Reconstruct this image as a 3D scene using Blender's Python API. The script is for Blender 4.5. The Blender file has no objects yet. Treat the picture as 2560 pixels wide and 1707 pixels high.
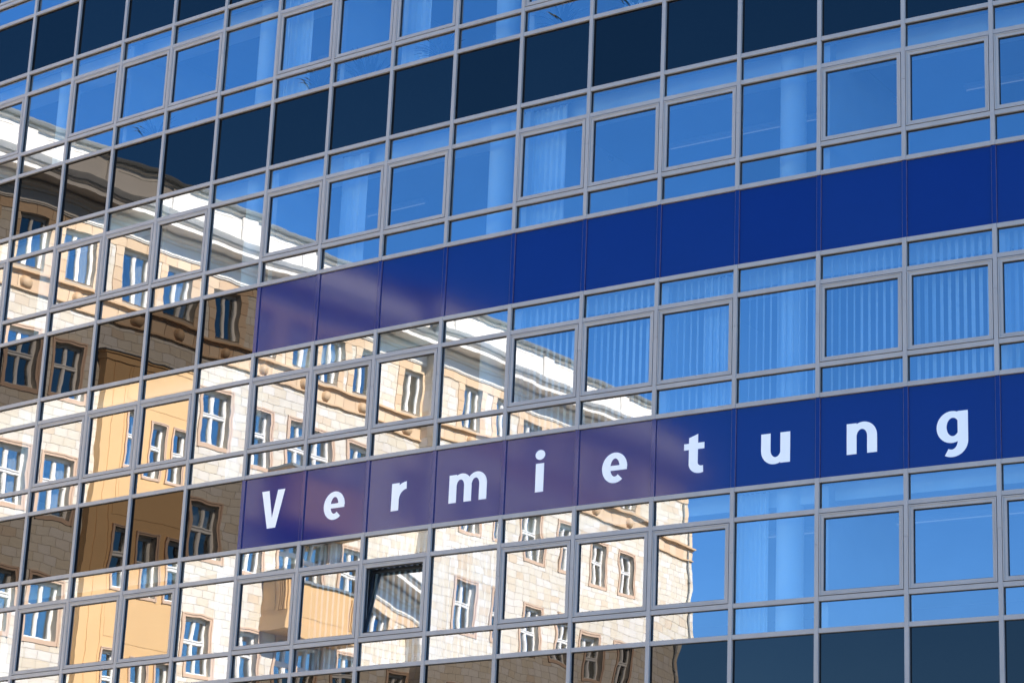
import bpy, bmesh, math, random
from mathutils import Vector, Matrix
random.seed(7)
R = math.radians
sc = bpy.context.scene
C = sc.collection
# ------------------------------------------------------------------ camera
W = 1.35                      # column width of the curtain wall, metres
EYE = 1.6
PITCH, ROLL = 0.3087, 0.0447
cam_d = bpy.data.cameras.new('camera'); cam = bpy.data.objects.new('camera', cam_d); C.objects.link(cam)
sc.camera = cam
cam_d.sensor_width = 36.0; cam_d.lens = 6162.736 / 2560 * 36; cam_d.clip_start = 0.1; cam_d.clip_end = 5000
cam_d.sensor_fit = 'HORIZONTAL'
f_ = Vector((0, math.cos(PITCH), math.sin(PITCH))); u_ = Vector((0, -math.sin(PITCH), math.cos(PITCH))); r_ = Vector((1, 0, 0))
r2 = math.cos(ROLL) * r_ + math.sin(ROLL) * u_; u2 = -math.sin(ROLL) * r_ + math.cos(ROLL) * u_
cam.matrix_world = Matrix(((r2.x, u2.x, -f_.x, 0), (r2.y, u2.y, -f_.y, 0), (r2.z, u2.z, -f_.z, EYE), (0, 0, 0, 1)))
# ------------------------------------------------------------------ sky and sun
SUN_AZ, SUN_EL = -27.0, 34.0            # azimuth measured from +X towards +Y
world = bpy.data.worlds.new('World'); sc.world = world; world.use_nodes = True
wn = world.node_tree.nodes; wl = world.node_tree.links
bg = wn['Background']; sky = wn.new('ShaderNodeTexSky'); sky.sky_type = 'NISHITA'; sky.sun_disc = False
sky.sun_elevation = R(SUN_EL); sky.sun_rotation = R(90 - SUN_AZ)
sky.altitude = 500; sky.air_density = 1.0; sky.dust_density = 0.0; sky.ozone_density = 6.0
hsv = wn.new('ShaderNodeHueSaturation'); hsv.inputs['Hue'].default_value = 0.508; hsv.inputs['Saturation'].default_value = 1.22      # deep, polarised winter blue over the whole sky
wl.new(sky.outputs[0], hsv.inputs['Color']); wl.new(hsv.outputs[0], bg.inputs[0]); bg.inputs[1].default_value = 0.115
sun_d = bpy.data.lights.new('sun', 'SUN'); sun_d.energy = 4.3; sun_d.angle = R(0.5); sun_d.color = (1.0, 0.93, 0.82)
sun = bpy.data.objects.new('sun', sun_d); C.objects.link(sun)
sd = Vector((math.cos(R(SUN_EL)) * math.cos(R(SUN_AZ)), math.cos(R(SUN_EL)) * math.sin(R(SUN_AZ)), math.sin(R(SUN_EL))))
sun.rotation_euler = sd.to_track_quat('Z', 'Y').to_euler(); sun.location = sd * 120
sc.view_settings.view_transform = 'Standard'; sc.view_settings.look = 'None'
sc.view_settings.gamma = 1.0; sc.view_settings.use_curve_mapping = False
sc.view_settings.exposure = 1.88
sc.render.engine = 'CYCLES'
sc.cycles.max_bounces = 8; sc.cycles.transparent_max_bounces = 12; sc.cycles.glossy_bounces = 5; sc.cycles.diffuse_bounces = 4

# ------------------------------------------------------------------ materials
def mat(name):
    m = bpy.data.materials.new(name); m.use_nodes = True
    nt = m.node_tree; nt.nodes.clear()
    out = nt.nodes.new('ShaderNodeOutputMaterial')
    return m, nt, nt.nodes, nt.links, out

def plain(name, col, rough=0.6, metal=0.0, var=0.12, scale=3.0, spec=0.5, bump=0.0, coord='Object', stretch=(1, 1, 1)):
    m, nt, n, l, out = mat(name)
    b = n.new('ShaderNodeBsdfPrincipled'); l.new(b.outputs[0], out.inputs[0])
    b.inputs['Roughness'].default_value = rough; b.inputs['Metallic'].default_value = metal
    b.inputs['Specular IOR Level'].default_value = spec
    tc = n.new('ShaderNodeTexCoord'); mp = n.new('ShaderNodeMapping'); l.new(tc.outputs[coord], mp.inputs[0])
    mp.inputs['Scale'].default_value = stretch
    oi = n.new('ShaderNodeObjectInfo'); mu = n.new('ShaderNodeMath'); mu.operation = 'MULTIPLY'; mu.inputs[1].default_value = 37.0
    l.new(oi.outputs['Random'], mu.inputs[0])
    no = n.new('ShaderNodeTexNoise'); no.noise_dimensions = '4D'; no.inputs['Scale'].default_value = scale; no.inputs['Detail'].default_value = 5
    l.new(mp.outputs[0], no.inputs['Vector']); l.new(mu.outputs[0], no.inputs['W'])
    mx = n.new('ShaderNodeMix'); mx.data_type = 'RGBA'
    l.new(no.outputs['Fac'], mx.inputs['Factor'])
    mx.inputs['A'].default_value = tuple(c * (1 - var) for c in col) + (1,)
    mx.inputs['B'].default_value = tuple(min(1, c * (1 + var)) for c in col) + (1,)
    l.new(mx.outputs['Result'], b.inputs['Base Color'])
    if bump:
        bp = n.new('ShaderNodeBump'); bp.inputs['Strength'].default_value = bump; bp.inputs['Distance'].default_value = 0.01
        n2 = n.new('ShaderNodeTexNoise'); n2.inputs['Scale'].default_value = scale * 8; l.new(mp.outputs[0], n2.inputs['Vector'])
        l.new(n2.outputs['Fac'], bp.inputs['Height']); l.new(bp.outputs[0], b.inputs['Normal'])
    return m

def wavy_normal(nt, pillow, wave, wscale, ripple=0.0):
    """normal of a sheet of glass: slightly pillowed, with roller waves; slopes in radians"""
    n, l = nt.nodes, nt.links
    tc = n.new('ShaderNodeTexCoord'); oi = n.new('ShaderNodeObjectInfo')
    geo = n.new('ShaderNodeNewGeometry')
    # pillow, from generated coordinates (-1..1), sign and strength differ from pane to pane
    g = n.new('ShaderNodeVectorMath'); g.operation = 'MULTIPLY_ADD'
    l.new(tc.outputs['Generated'], g.inputs[0]); g.inputs[1].default_value = (2, 0, 2); g.inputs[2].default_value = (-1, 0, -1)
    k = n.new('ShaderNodeMapRange'); l.new(oi.outputs['Random'], k.inputs[0]); k.inputs[3].default_value = -pillow * 0.5; k.inputs[4].default_value = pillow
    ps = n.new('ShaderNodeVectorMath'); ps.operation = 'SCALE'; l.new(g.outputs[0], ps.inputs[0]); l.new(k.outputs[0], ps.inputs['Scale'])
    mu = n.new('ShaderNodeMath'); mu.operation = 'MULTIPLY'; mu.inputs[1].default_value = 71.0; l.new(oi.outputs['Random'], mu.inputs[0])
    acc = ps
    for (sc_, am) in ((wscale, wave), (wscale * 3.2, ripple)):
        if am == 0: continue
        no = n.new('ShaderNodeTexNoise'); no.noise_dimensions = '4D'; no.inputs['Scale'].default_value = sc_; no.inputs['Detail'].default_value = 0.6
        l.new(tc.outputs['Object'], no.inputs['Vector']); l.new(mu.outputs[0], no.inputs['W'])
        sb = n.new('ShaderNodeVectorMath'); sb.operation = 'SUBTRACT'; l.new(no.outputs['Color'], sb.inputs[0]); sb.inputs[1].default_value = (.5, .5, .5)
        ss = n.new('ShaderNodeVectorMath'); ss.operation = 'MULTIPLY'; l.new(sb.outputs[0], ss.inputs[0]); ss.inputs[1].default_value = (am * 4, 0, am * 4)
        ad = n.new('ShaderNodeVectorMath'); ad.operation = 'ADD'; l.new(acc.outputs[0], ad.inputs[0]); l.new(ss.outputs[0], ad.inputs[1]); acc = ad
    vt = n.new('ShaderNodeVectorTransform'); vt.vector_type = 'VECTOR'; vt.convert_from = 'OBJECT'; vt.convert_to = 'WORLD'
    l.new(acc.outputs[0], vt.inputs[0])
    a2 = n.new('ShaderNodeVectorMath'); a2.operation = 'ADD'; l.new(geo.outputs['Normal'], a2.inputs[0]); l.new(vt.outputs[0], a2.inputs[1])
    nz = n.new('ShaderNodeVectorMath'); nz.operation = 'NORMALIZE'; l.new(a2.outputs[0], nz.inputs[0])
    return nz.outputs[0]

def glass_mat(name, refl, refl_col, trans_col, pillow, wave, wscale, ripple=0.0):
    m, nt, n, l, out = mat(name)
    t = n.new('ShaderNodeBsdfTransparent'); t.inputs[0].default_value = (*trans_col, 1)
    g = n.new('ShaderNodeBsdfGlossy'); g.inputs['Color'].default_value = (*refl_col, 1); g.inputs['Roughness'].default_value = 0.0
    nn = wavy_normal(nt, pillow, wave, wscale, ripple); l.new(nn, g.inputs['Normal'])
    lw = n.new('ShaderNodeLayerWeight'); lw.inputs['Blend'].default_value = 0.25
    mr = n.new('ShaderNodeMapRange'); l.new(lw.outputs['Fresnel'], mr.inputs[0]); mr.inputs[3].default_value = refl; mr.inputs[4].default_value = min(1, refl + .6)
    oi2 = n.new('ShaderNodeObjectInfo'); tc2 = n.new('ShaderNodeTexCoord'); d1 = n.new('ShaderNodeTexNoise'); d1.inputs['Scale'].default_value = 2.3; d1.inputs['Detail'].default_value = 5
    l.new(tc2.outputs['Object'], d1.inputs['Vector'])
    v1 = n.new('ShaderNodeMath'); v1.operation = 'MULTIPLY_ADD'; l.new(oi2.outputs['Random'], v1.inputs[0]); v1.inputs[1].default_value = .16; v1.inputs[2].default_value = .87
    v2 = n.new('ShaderNodeMath'); v2.operation = 'MULTIPLY_ADD'; l.new(d1.outputs['Fac'], v2.inputs[0]); v2.inputs[1].default_value = .10; l.new(v1.outputs[0], v2.inputs[2])
    v3 = n.new('ShaderNodeMath'); v3.operation = 'MULTIPLY'; l.new(mr.outputs[0], v3.inputs[0]); l.new(v2.outputs[0], v3.inputs[1])
    mr = v3
    mx = n.new('ShaderNodeMixShader'); l.new(mr.outputs[0], mx.inputs[0]); l.new(t.outputs[0], mx.inputs[1]); l.new(g.outputs[0], mx.inputs[2])
    l.new(mx.outputs[0], out.inputs[0])
    return m

def enamel_glass(name, col, refl, rough, pillow, wave, wscale, ripple=0.0, var=0.1, gcol=(1, 1, 1)):
    """opaque back-painted or filmed glass: coloured body with a sheet of gloss over it"""
    m, nt, n, l, out = mat(name)
    d = n.new('ShaderNodeBsdfDiffuse')
    tc = n.new('ShaderNodeTexCoord'); no = n.new('ShaderNodeTexNoise'); no.inputs['Scale'].default_value = 1.4; no.inputs['Detail'].default_value = 6
    l.new(tc.outputs['Object'], no.inputs['Vector'])
    mx = n.new('ShaderNodeMix'); mx.data_type = 'RGBA'; l.new(no.outputs['Fac'], mx.inputs['Factor'])
    mx.inputs['A'].default_value = tuple(c * (1 - var) for c in col) + (1,); mx.inputs['B'].default_value = tuple(c * (1 + var) for c in col) + (1,)
    l.new(mx.outputs['Result'], d.inputs['Color'])
    g = n.new('ShaderNodeBsdfGlossy'); g.inputs['Roughness'].default_value = rough; g.inputs['Color'].default_value = (*gcol, 1)
    nn = wavy_normal(nt, pillow, wave, wscale, ripple); l.new(nn, g.inputs['Normal'])
    ms = n.new('ShaderNodeMixShader')
    oi2 = n.new('ShaderNodeObjectInfo'); v1 = n.new('ShaderNodeMath'); v1.operation = 'MULTIPLY_ADD'; l.new(oi2.outputs['Random'], v1.inputs[0]); v1.inputs[1].default_value = refl * .3; v1.inputs[2].default_value = refl * .85
    l.new(v1.outputs[0], ms.inputs[0])
    l.new(d.outputs[0], ms.inputs[1]); l.new(g.outputs[0], ms.inputs[2]); l.new(ms.outputs[0], out.inputs[0])
    return m

def stone_mat(name, single):
    m, nt, n, l, out = mat(name)
    b = n.new('ShaderNodeBsdfPrincipled'); l.new(b.outputs[0], out.inputs[0]); b.inputs['Roughness'].default_value = 0.55
    if single:
        src = n.new('ShaderNodeObjectInfo').outputs['Random']
    else:
        src = n.new('ShaderNodeNewGeometry').outputs['Random Per Island']
    cr = n.new('ShaderNodeValToRGB'); cr.color_ramp.interpolation = 'CONSTANT'
    cols = [(0.0, (.70, .66, .57)), (.22, (.68, .62, .50)), (.40, (.72, .69, .63)), (.58, (.69, .64, .54)), (.72, (.67, .60, .48)), (.82, (.71, .67, .60)), (.93, (.66, .56, .43))]
    el = cr.color_ramp.elements
    el[0].position = 0; el[0].color = (*cols[0][1], 1); el[1].position = cols[1][0]; el[1].color = (*cols[1][1], 1)
    for p_, c_ in cols[2:]:
        e = el.new(p_); e.color = (*c_, 1)
    l.new(src, cr.inputs[0])
    tc = n.new('ShaderNodeTexCoord'); no = n.new('ShaderNodeTexNoise'); no.inputs['Scale'].default_value = 4; no.inputs['Detail'].default_value = 6
    l.new(tc.outputs['Object'], no.inputs['Vector'])
    mx = n.new('ShaderNodeMix'); mx.data_type = 'RGBA'; mx.blend_type = 'MULTIPLY'; mx.inputs['Factor'].default_value = 0.22
    l.new(cr.outputs[0], mx.inputs['A']); l.new(no.outputs['Color'], mx.inputs['B'])
    hs = n.new('ShaderNodeHueSaturation'); l.new(no.outputs['Color'], hs.inputs['Color']); hs.inputs['Saturation'].default_value = 0.0; hs.inputs['Value'].default_value = 1.7
    l.new(hs.outputs[0], mx.inputs['B'])
    l.new(mx.outputs['Result'], b.inputs['Base Color'])
    return m

M = {}
M['alu'] = plain('grey_aluminium', (.40, .36, .31), rough=.55, metal=0.0, spec=.35, var=.2, scale=2.6, stretch=(1, 1, .3))
M['blue_edge'] = plain('violet_film_edge', (.12, .10, .20), rough=.5, var=.3)
M['gasket'] = plain('black_rubber', (.012, .013, .016), rough=.6, var=.2)
M['spacer'] = plain('dark_spacer', (.02, .035, .06), rough=.4, var=.2)
M['clear'] = glass_mat('coated_clear_glass', .30, (1.0, .98, .97), (.66, .82, .86), .0013, .0007, 1.6, .00034)
M['dark'] = enamel_glass('dark_enamelled_glass', (.0006, .0012, .002), .057, 0.0, .0028, .0021, 1.15, .0006, gcol=(1.0, .87, .76))
M['blue'] = enamel_glass('blue_film_glass', (.0002, .014, .135), .046, .07, .0012, .0012, 1.2, var=.06, gcol=(.92, .84, .74))
M['white_film'] = plain('white_lettering_film', (.94, .91, .84), rough=.45, var=.02)
M['backwall'] = plain('dimmed_office_wall', (.10, .105, .115), rough=.85, var=.2, scale=.8)  # darkened in colour to stand for light falling off deep in the rooms
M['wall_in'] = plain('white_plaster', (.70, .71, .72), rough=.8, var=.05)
M['ceil_in'] = plain('ceiling_board', (.42, .43, .44), rough=.85, var=.04)  # toned down in colour too, for the light lost deeper in the rooms
M['carpet'] = plain('grey_carpet', (.05, .052, .06), rough=.95, var=.2, scale=20)
M['column'] = plain('white_painted_concrete', (.80, .81, .80), rough=.6, var=.04)
M['curtain'] = plain('sheer_white_fabric', (.78, .80, .82), rough=.9, var=.05)
M['slat'] = plain('blind_fabric', (.70, .73, .76), rough=.8, var=.05)
M['leaf'] = plain('plant_leaf', (.03, .055, .03), rough=.5, var=.3, scale=8)
M['pot'] = plain('white_glazed_pot', (.62, .62, .60), rough=.3, var=.06)
M['stone'] = stone_mat('facing_stone', False); M['stone1'] = stone_mat('facing_stone_block', True)
M['mortar'] = plain('mortar_joint', (.44, .39, .32), rough=.9, var=.15)
M['ochre'] = plain('ochre_stone', (.60, .42, .25), rough=.6, var=.12, scale=2)
M['pink'] = plain('pinkish_sandstone', (.60, .44, .32), rough=.6, var=.12, scale=3)
M['stucco'] = plain('orange_stucco', (.68, .45, .22), rough=.8, var=.07, scale=1.5, bump=.15)
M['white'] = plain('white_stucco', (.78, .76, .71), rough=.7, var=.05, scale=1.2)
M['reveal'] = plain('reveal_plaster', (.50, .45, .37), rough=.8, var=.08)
M['zinc'] = plain('grey_zinc', (.26, .28, .28), rough=.45, metal=.3, var=.2, scale=1.5)
M['wframe'] = plain('white_window_paint', (.80, .80, .78), rough=.4, var=.03)
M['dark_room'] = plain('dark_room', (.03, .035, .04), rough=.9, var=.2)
M['pane'] = glass_mat('house_window_glass', .48, (1.0, 1.0, .92), (.75, .8, .8), .004, .002, 1.5)
M['asphalt'] = plain('stone_paving', (.15, .14, .12), rough=.9, var=.25, scale=1.5, bump=.3)
M['paving'] = plain('paving', (.25, .24, .23), rough=.85, var=.15, scale=1.0)
M['render_in'] = plain('grey_render', (.30, .30, .31), rough=.8, var=.08, scale=.6)
def emis(name, col, s):
    m, nt, n, l, out = mat(name); e = n.new('ShaderNodeEmission'); e.inputs[0].default_value = (*col, 1); e.inputs[1].default_value = s
    l.new(e.outputs[0], out.inputs[0]); return m
M['tube'] = emis('lamp_tube', (1, .97, .9), 0.045)

# ------------------------------------------------------------------ mesh helpers
class MB:
    def __init__(s): s.v = []; s.f = []; s.mi = []; s.smooth = []
    def quad(s, pts, mi=0, sm=False):
        i = len(s.v); s.v += [tuple(p) for p in pts]; s.f.append(tuple(range(i, i + len(pts)))); s.mi.append(mi); s.smooth.append(sm)
    def box(s, x0, x1, y0, y1, z0, z1, mi=0, skip=''):
        i = len(s.v)
        s.v += [(x0, y0, z0), (x1, y0, z0), (x1, y1, z0), (x0, y1, z0), (x0, y0, z1), (x1, y0, z1), (x1, y1, z1), (x0, y1, z1)]
        for key, fc in (('d', (3, 2, 1, 0)), ('u', (4, 5, 6, 7)), ('f', (0, 1, 5, 4)), ('r', (1, 2, 6, 5)), ('b', (2, 3, 7, 6)), ('l', (3, 0, 4, 7))):
            if key in skip: continue
            s.f.append(tuple(i + k for k in fc)); s.mi.append(mi); s.smooth.append(False)
    def tube(s, pts, rad, seg=10, mi=0, cap=True):
        rings = []
        for k, p in enumerate(pts):
            p = Vector(p); a = Vector(pts[max(0, k - 1)]); b = Vector(pts[min(len(pts) - 1, k + 1)]); d = (b - a).normalized()
            up = Vector((0, 0, 1)) if abs(d.z) < .9 else Vector((1, 0, 0)); e1 = d.cross(up).normalized(); e2 = d.cross(e1)
            rr = rad[k] if isinstance(rad, (list, tuple)) else rad
            i = len(s.v); s.v += [tuple(p + rr * (math.cos(2 * math.pi * j / seg) * e1 + math.sin(2 * math.pi * j / seg) * e2)) for j in range(seg)]; rings.append(i)
        for a, b in zip(rings, rings[1:]):
            for j in range(seg):
                s.f.append((a + j, a + (j + 1) % seg, b + (j + 1) % seg, b + j)); s.mi.append(mi); s.smooth.append(True)
        if cap:
            s.f.append(tuple(rings[0] + j for j in range(seg))[::-1]); s.mi.append(mi); s.smooth.append(False)
            s.f.append(tuple(rings[-1] + j for j in range(seg))); s.mi.append(mi); s.smooth.append(False)
    def extrude_poly(s, poly, y0, y1, mi=0):
        """poly in (x,z), counter-clockwise seen from -y"""
        n = len(poly); i = len(s.v)
        s.v += [(x, y0, z) for x, z in poly] + [(x, y1, z) for x, z in poly]
        s.f.append(tuple(range(i, i + n))); s.mi.append(mi); s.smooth.append(False)
        for k in range(n):
            k2 = (k + 1) % n; s.f.append((i + k2, i + k, i + n + k, i + n + k2)); s.mi.append(mi); s.smooth.append(False)
    def mesh(s, name, mats):
        me = bpy.data.meshes.new(name); me.from_pydata(s.v, [], s.f)
        for m in (mats if isinstance(mats, (list, tuple)) else [mats]): me.materials.append(M[m])
        me.polygons.foreach_set('material_index', s.mi); me.polygons.foreach_set('use_smooth', s.smooth); me.update(); return me

def link(name, me, parent=None, loc=(0, 0, 0), rz=0.0):
    o = bpy.data.objects.new(name, me); C.objects.link(o); o.parent = parent; o.location = loc; o.rotation_euler = (0, 0, rz); return o
def tag(o, label=None, cat=None, group=None, kind=None):
    if label: o['label'] = label
    if cat: o['category'] = cat
    if group: o['group'] = group
    if kind: o['kind'] = kind
    return o
def empty(name, loc=(0, 0, 0), rz=0.0):
    o = bpy.data.objects.new(name, None); C.objects.link(o); o.location = loc; o.rotation_euler = (0, 0, rz); o.empty_display_size = .3; return o

# ------------------------------------------------------------------ ground
g = MB(); g.box(-900, 900, -900, 900, -.6, 0); tag(link('ground', g.mesh('ground', 'asphalt')), kind='structure')

# ------------------------------------------------------------------ the curved curtain wall
X0, Y0, TH0, K = -0.8366 * W, 27.8877 * W, -0.6317, 0.0098 / 1.0
K2 = 0.0002
Z_A1 = 5.0074 * W + EYE; H = 2.5271 * W; OB, OC, OD = 1.5949 * W, 1.2647 * W, 0.3339 * W
CMIN, CMAX = -9, 14
def th(c):
    s = c - 3 + .5; return TH0 + K * s + K2 * s * s
VX = {3: (X0, Y0)}
for c in range(3, CMAX):
    x, y = VX[c]; VX[c + 1] = (x + W * math.cos(th(c)), y + W * math.sin(th(c)))
for c in range(2, CMIN - 1, -1):
    x, y = VX[c + 1]; VX[c] = (x - W * math.cos(th(c)), y - W * math.sin(th(c)))
BASE = Vector((VX[3][0], VX[3][1], 0))
office = tag(empty('office_building', BASE), 'curved glass office building with grey metal grid and blue lettered panels', 'building')
def loc(c, z=0): return Vector((VX[c][0], VX[c][1], z)) - BASE
def inward(c, x, y, z=0):       # world point in the frame of column c
    a = th(c); return Vector((VX[c][0] + x * math.cos(a) - y * math.sin(a), VX[c][1] + x * math.sin(a) + y * math.cos(a), z))
def za(f): return Z_A1 + (f - 1) * H
FLOORS = range(1, 6)
MW = .032      # half width of a mullion
TW = .033      # half height of a transom
def is_fixed(c): return (c % 4) == 3
def is_blue(c, s): return s in (1, 2) and c >= 0      # spandrel s lies above floor s
# shared meshes
def prof_mullion(h, m):
    b = MB()
    if m == 'alu': b.box(-MW, MW, -.045, .06, 0, h, 0); return b.mesh('mullion', m)
    b.box(-MW, MW, -.022, .06, 0, h, 0); b.box(-MW - .003, -MW, -.024, .05, 0, h, 1); b.box(MW, MW + .003, -.024, .05, 0, h, 1)
    return b.mesh('mullion', [m, 'blue_edge'])
_mul = {}
def mullion(c, z0, z1, m):
    k = (round(z1 - z0, 4), m)
    if k not in _mul: _mul[k] = prof_mullion(z1 - z0, m)
    a = (th(c) + th(c - 1)) / 2
    link('mullion', _mul[k], office, loc(c, z0), a)
GJ = .0035
for c in range(CMIN, CMAX + 1):
    start = za(1) - 1.35
    for f in FLOORS:
        zj = za(f) + OD + .62 * (OC - OD) + random.uniform(-.01, .01)
        blue_above = f in (1, 2) and c >= 0
        mullion(c, start, zj - GJ, 'alu')
        if blue_above:
            mullion(c, zj, za(f) + OB + TW, 'alu'); mullion(c, za(f) + OB + TW, za(f + 1) - TW, 'blue'); start = za(f + 1) - TW
        else:
            start = zj
    mullion(c, start, za(5) + OB + 1.25, 'alu')
b = MB(); b.box(MW + .0015, W - MW - .0015, -.041, .05, -TW, TW); ME_TR = b.mesh('transom', 'alu')
def pane_mesh(h, m, y=.012, mg=.006, name='pane'):
    b = MB(); x0, x1 = MW + mg, W - MW - mg
    b.quad([(x0, y, 0), (x1, y, 0), (x1, y, h), (x0, y, h)], 0)
    b.box(x0, x1, y + .0005, y + .026, 0, h, 1, skip='fb')
    return b.mesh(name, [m, 'spacer'])
h_low = OD - 2 * TW - .012; h_main = OC - OD - 2 * TW - .012; h_up = OB - OC - 2 * TW - .012; h_sp = H - OB - 2 * TW - .012
ME_LOW = pane_mesh(h_low, 'clear'); ME_UP = pane_mesh(h_up, 'clear'); ME_MAIN = pane_mesh(h_main, 'clear')
ME_SPD = pane_mesh(h_sp, 'dark', .008); ME_SPB = pane_mesh(h_sp, 'blue', -.002)
# black gasket round a fixed pane, seen as the thin dark line between glass and metal
def gasket_mesh(h):
    b = MB(); x0, x1 = MW - .002, W - MW + .002; g_ = .011; y0, y1 = -.004, .03
    b.box(x0, x0 + g_, y0, y1, 0, h); b.box(x1 - g_, x1, y0, y1, 0, h); b.box(x0 + g_, x1 - g_, y0, y1, 0, g_ * .8); b.box(x0 + g_, x1 - g_, y0, y1, h - g_ * .8, h)
    return b.mesh('gasket', 'gasket')
GK = {k: gasket_mesh(k + .012) for k in (h_low, h_main, h_up, h_sp)}
# opening sash: outer frame, shadow gap, glass set in
def sash_mesh():
    b = MB(); x0, x1 = MW + .013, W - MW - .013; z0, z1 = TW + .014, OC - OD - TW - .016
    fw = .058; y0, y1 = -.038, .05
    b.box(x0, x0 + fw, y0, y1, z0, z1); b.box(x1 - fw, x1, y0, y1, z0, z1)
    b.box(x0 + fw, x1 - fw, y0 + .001, y1, z0, z0 + fw); b.box(x0 + fw, x1 - fw, y0 + .001, y1, z1 - fw, z1)
    # raised outer lip
    lp = .012
    b.box(x0 - .004, x0 + lp, y0 - .010, y0, z0 - .004, z1 + .004); b.box(x1 - lp, x1 + .004, y0 - .010, y0, z0 - .004, z1 + .004)
    b.box(x0 + lp, x1 - lp, y0 - .009, y0, z0 - .004, z0 + lp); b.box(x0 + lp, x1 - lp, y0 - .009, y0, z1 - lp, z1 + .004)
    # dark gap behind and inner gasket
    b.box(x0 - .012, x0 + .02, .0, .045, z0 - .012, z1 + .012, 1); b.box(x1 - .02, x1 + .012, .0, .045, z0 - .012, z1 + .012, 1)
    b.box(x0, x1, .0, .045, z0 - .012, z0 + .02, 1); b.box(x0, x1, .0, .045, z1 - .02, z1 + .012, 1)
    i0, i1, k0, k1 = x0 + fw, x1 - fw, z0 + fw, z1 - fw; q = .009
    b.box(i0 - .001, i0 + q, -.012, .03, k0, k1, 1); b.box(i1 - q, i1 + .001, -.012, .03, k0, k1, 1)
    b.box(i0 + q, i1 - q, -.012, .03, k0 - .001, k0 + q, 1); b.box(i0 + q, i1 - q, -.012, .03, k1 - q * 1.6, k1 + .001, 1)
    return b.mesh('window', ['alu', 'gasket']), (i0 + q, i1 - q, k0 + q, k1 - q)
ME_SASH, (gx0, gx1, gz0, gz1) = sash_mesh()
b = MB(); b.quad([(gx0, 0, 0), (gx1, 0, 0), (gx1, 0, gz1 - gz0), (gx0, 0, gz1 - gz0)]); b.box(gx0, gx1, .0005, .026, 0, gz1 - gz0, 1, skip='fb'); ME_SPANE = b.mesh('pane', ['clear', 'spacer'])
b = MB(); hh = gz1 - gz0 + .05; w0, w1 = gx0 - .03, gx1 + .03
for (a0, a1, c0, c1) in ((w0, w0 + .045, 0, hh), (w1 - .045, w1, 0, hh), (w0 + .045, w1 - .045, 0, .045), (w0 + .045, w1 - .045, hh - .045, hh)):
    b.box(a0, a1, -.008, .04, c0 - .03, c1 - .03)
ME_TILTF = b.mesh('tilted_frame', 'gasket')
TILT = {(2, 1): 7.8}
rnd = random.Random(11)
def jit(o, s=.0012):
    o.rotation_euler = (rnd.gauss(0, s), 0, o.rotation_euler.z + rnd.gauss(0, s))
panels = {}; spare = []
for c in range(CMIN, CMAX):
    a = th(c)
    for f in FLOORS:
        z = za(f)
        for zz in (z, z + OD, z + OC, z + OB):
            if -6 <= c <= 10 and (f < 5 or zz == z): link('transom', ME_TR, office, loc(c, zz), a)
            else: spare.append((c, zz))
        for (z0, me, h) in ((z + TW + .006, ME_LOW, h_low), (z + OC + TW + .006, ME_UP, h_up)):
            p_ = link('glass_pane', me, office, loc(c, z0), a); jit(p_)
            link('gasket', GK[h], p_, (0, 0, -.006), 0)
        if is_fixed(c):
            p_ = link('glass_pane', ME_MAIN, office, loc(c, z + OD + TW + .006), a); jit(p_)
            link('gasket', GK[h_main], p_, (0, 0, -.006), 0)
        else:
            s_ = link('window', ME_SASH, office, loc(c, z + OD), a)
            p_ = link('pane', ME_SPANE, s_, (0, .004, gz0), 0)
            if (c, f) in TILT:
                s_['label'] = 'window tilted inwards at the top'
                p_.location = (0, .02, gz0); p_.rotation_euler = (-R(TILT[(c, f)]), 0, R(.4))
                link('tilted_frame', ME_TILTF, s_, (0, .02, gz0)).rotation_euler = (-R(TILT[(c, f)]), 0, 0)
            else: jit(p_)
    for s in range(0, 6):
        z = za(s) + OB + TW + .006 if s > 0 else za(1) - H + OB + TW + .006
        bl = is_blue(c, s)
        p_ = link('spandrel_panel', ME_SPB if bl else ME_SPD, office, loc(c, z), a); panels[(c, s)] = p_
        jit(p_, .0009)
        if not bl: link('gasket', GK[h_sp], p_, (0, 0, -.006), 0)
    spare.append((c, za(1) - H + OB))

b = MB()          # transoms outside the picture, joined
for (c, zz) in spare:
    a = th(c); lx, ly, _ = loc(c); i = len(b.v)
    for vx, vy, vz in ((MW + .0015, -.041, -TW), (W - MW - .0015, -.041, -TW), (W - MW - .0015, .05, -TW), (MW + .0015, .05, -TW), (MW + .0015, -.041, TW), (W - MW - .0015, -.041, TW), (W - MW - .0015, .05, TW), (MW + .0015, .05, TW)):
        b.v.append((lx + vx * math.cos(a) - vy * math.sin(a), ly + vx * math.sin(a) + vy * math.cos(a), zz + vz))
    for fc in ((3, 2, 1, 0), (4, 5, 6, 7), (0, 1, 5, 4), (1, 2, 6, 5), (2, 3, 7, 6), (3, 0, 4, 7)): b.f.append(tuple(i + k for k in fc)); b.mi.append(0); b.smooth.append(False)
tag(link('outer_transoms', b.mesh('outer_transoms', 'alu'), office), kind='stuff')
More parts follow.
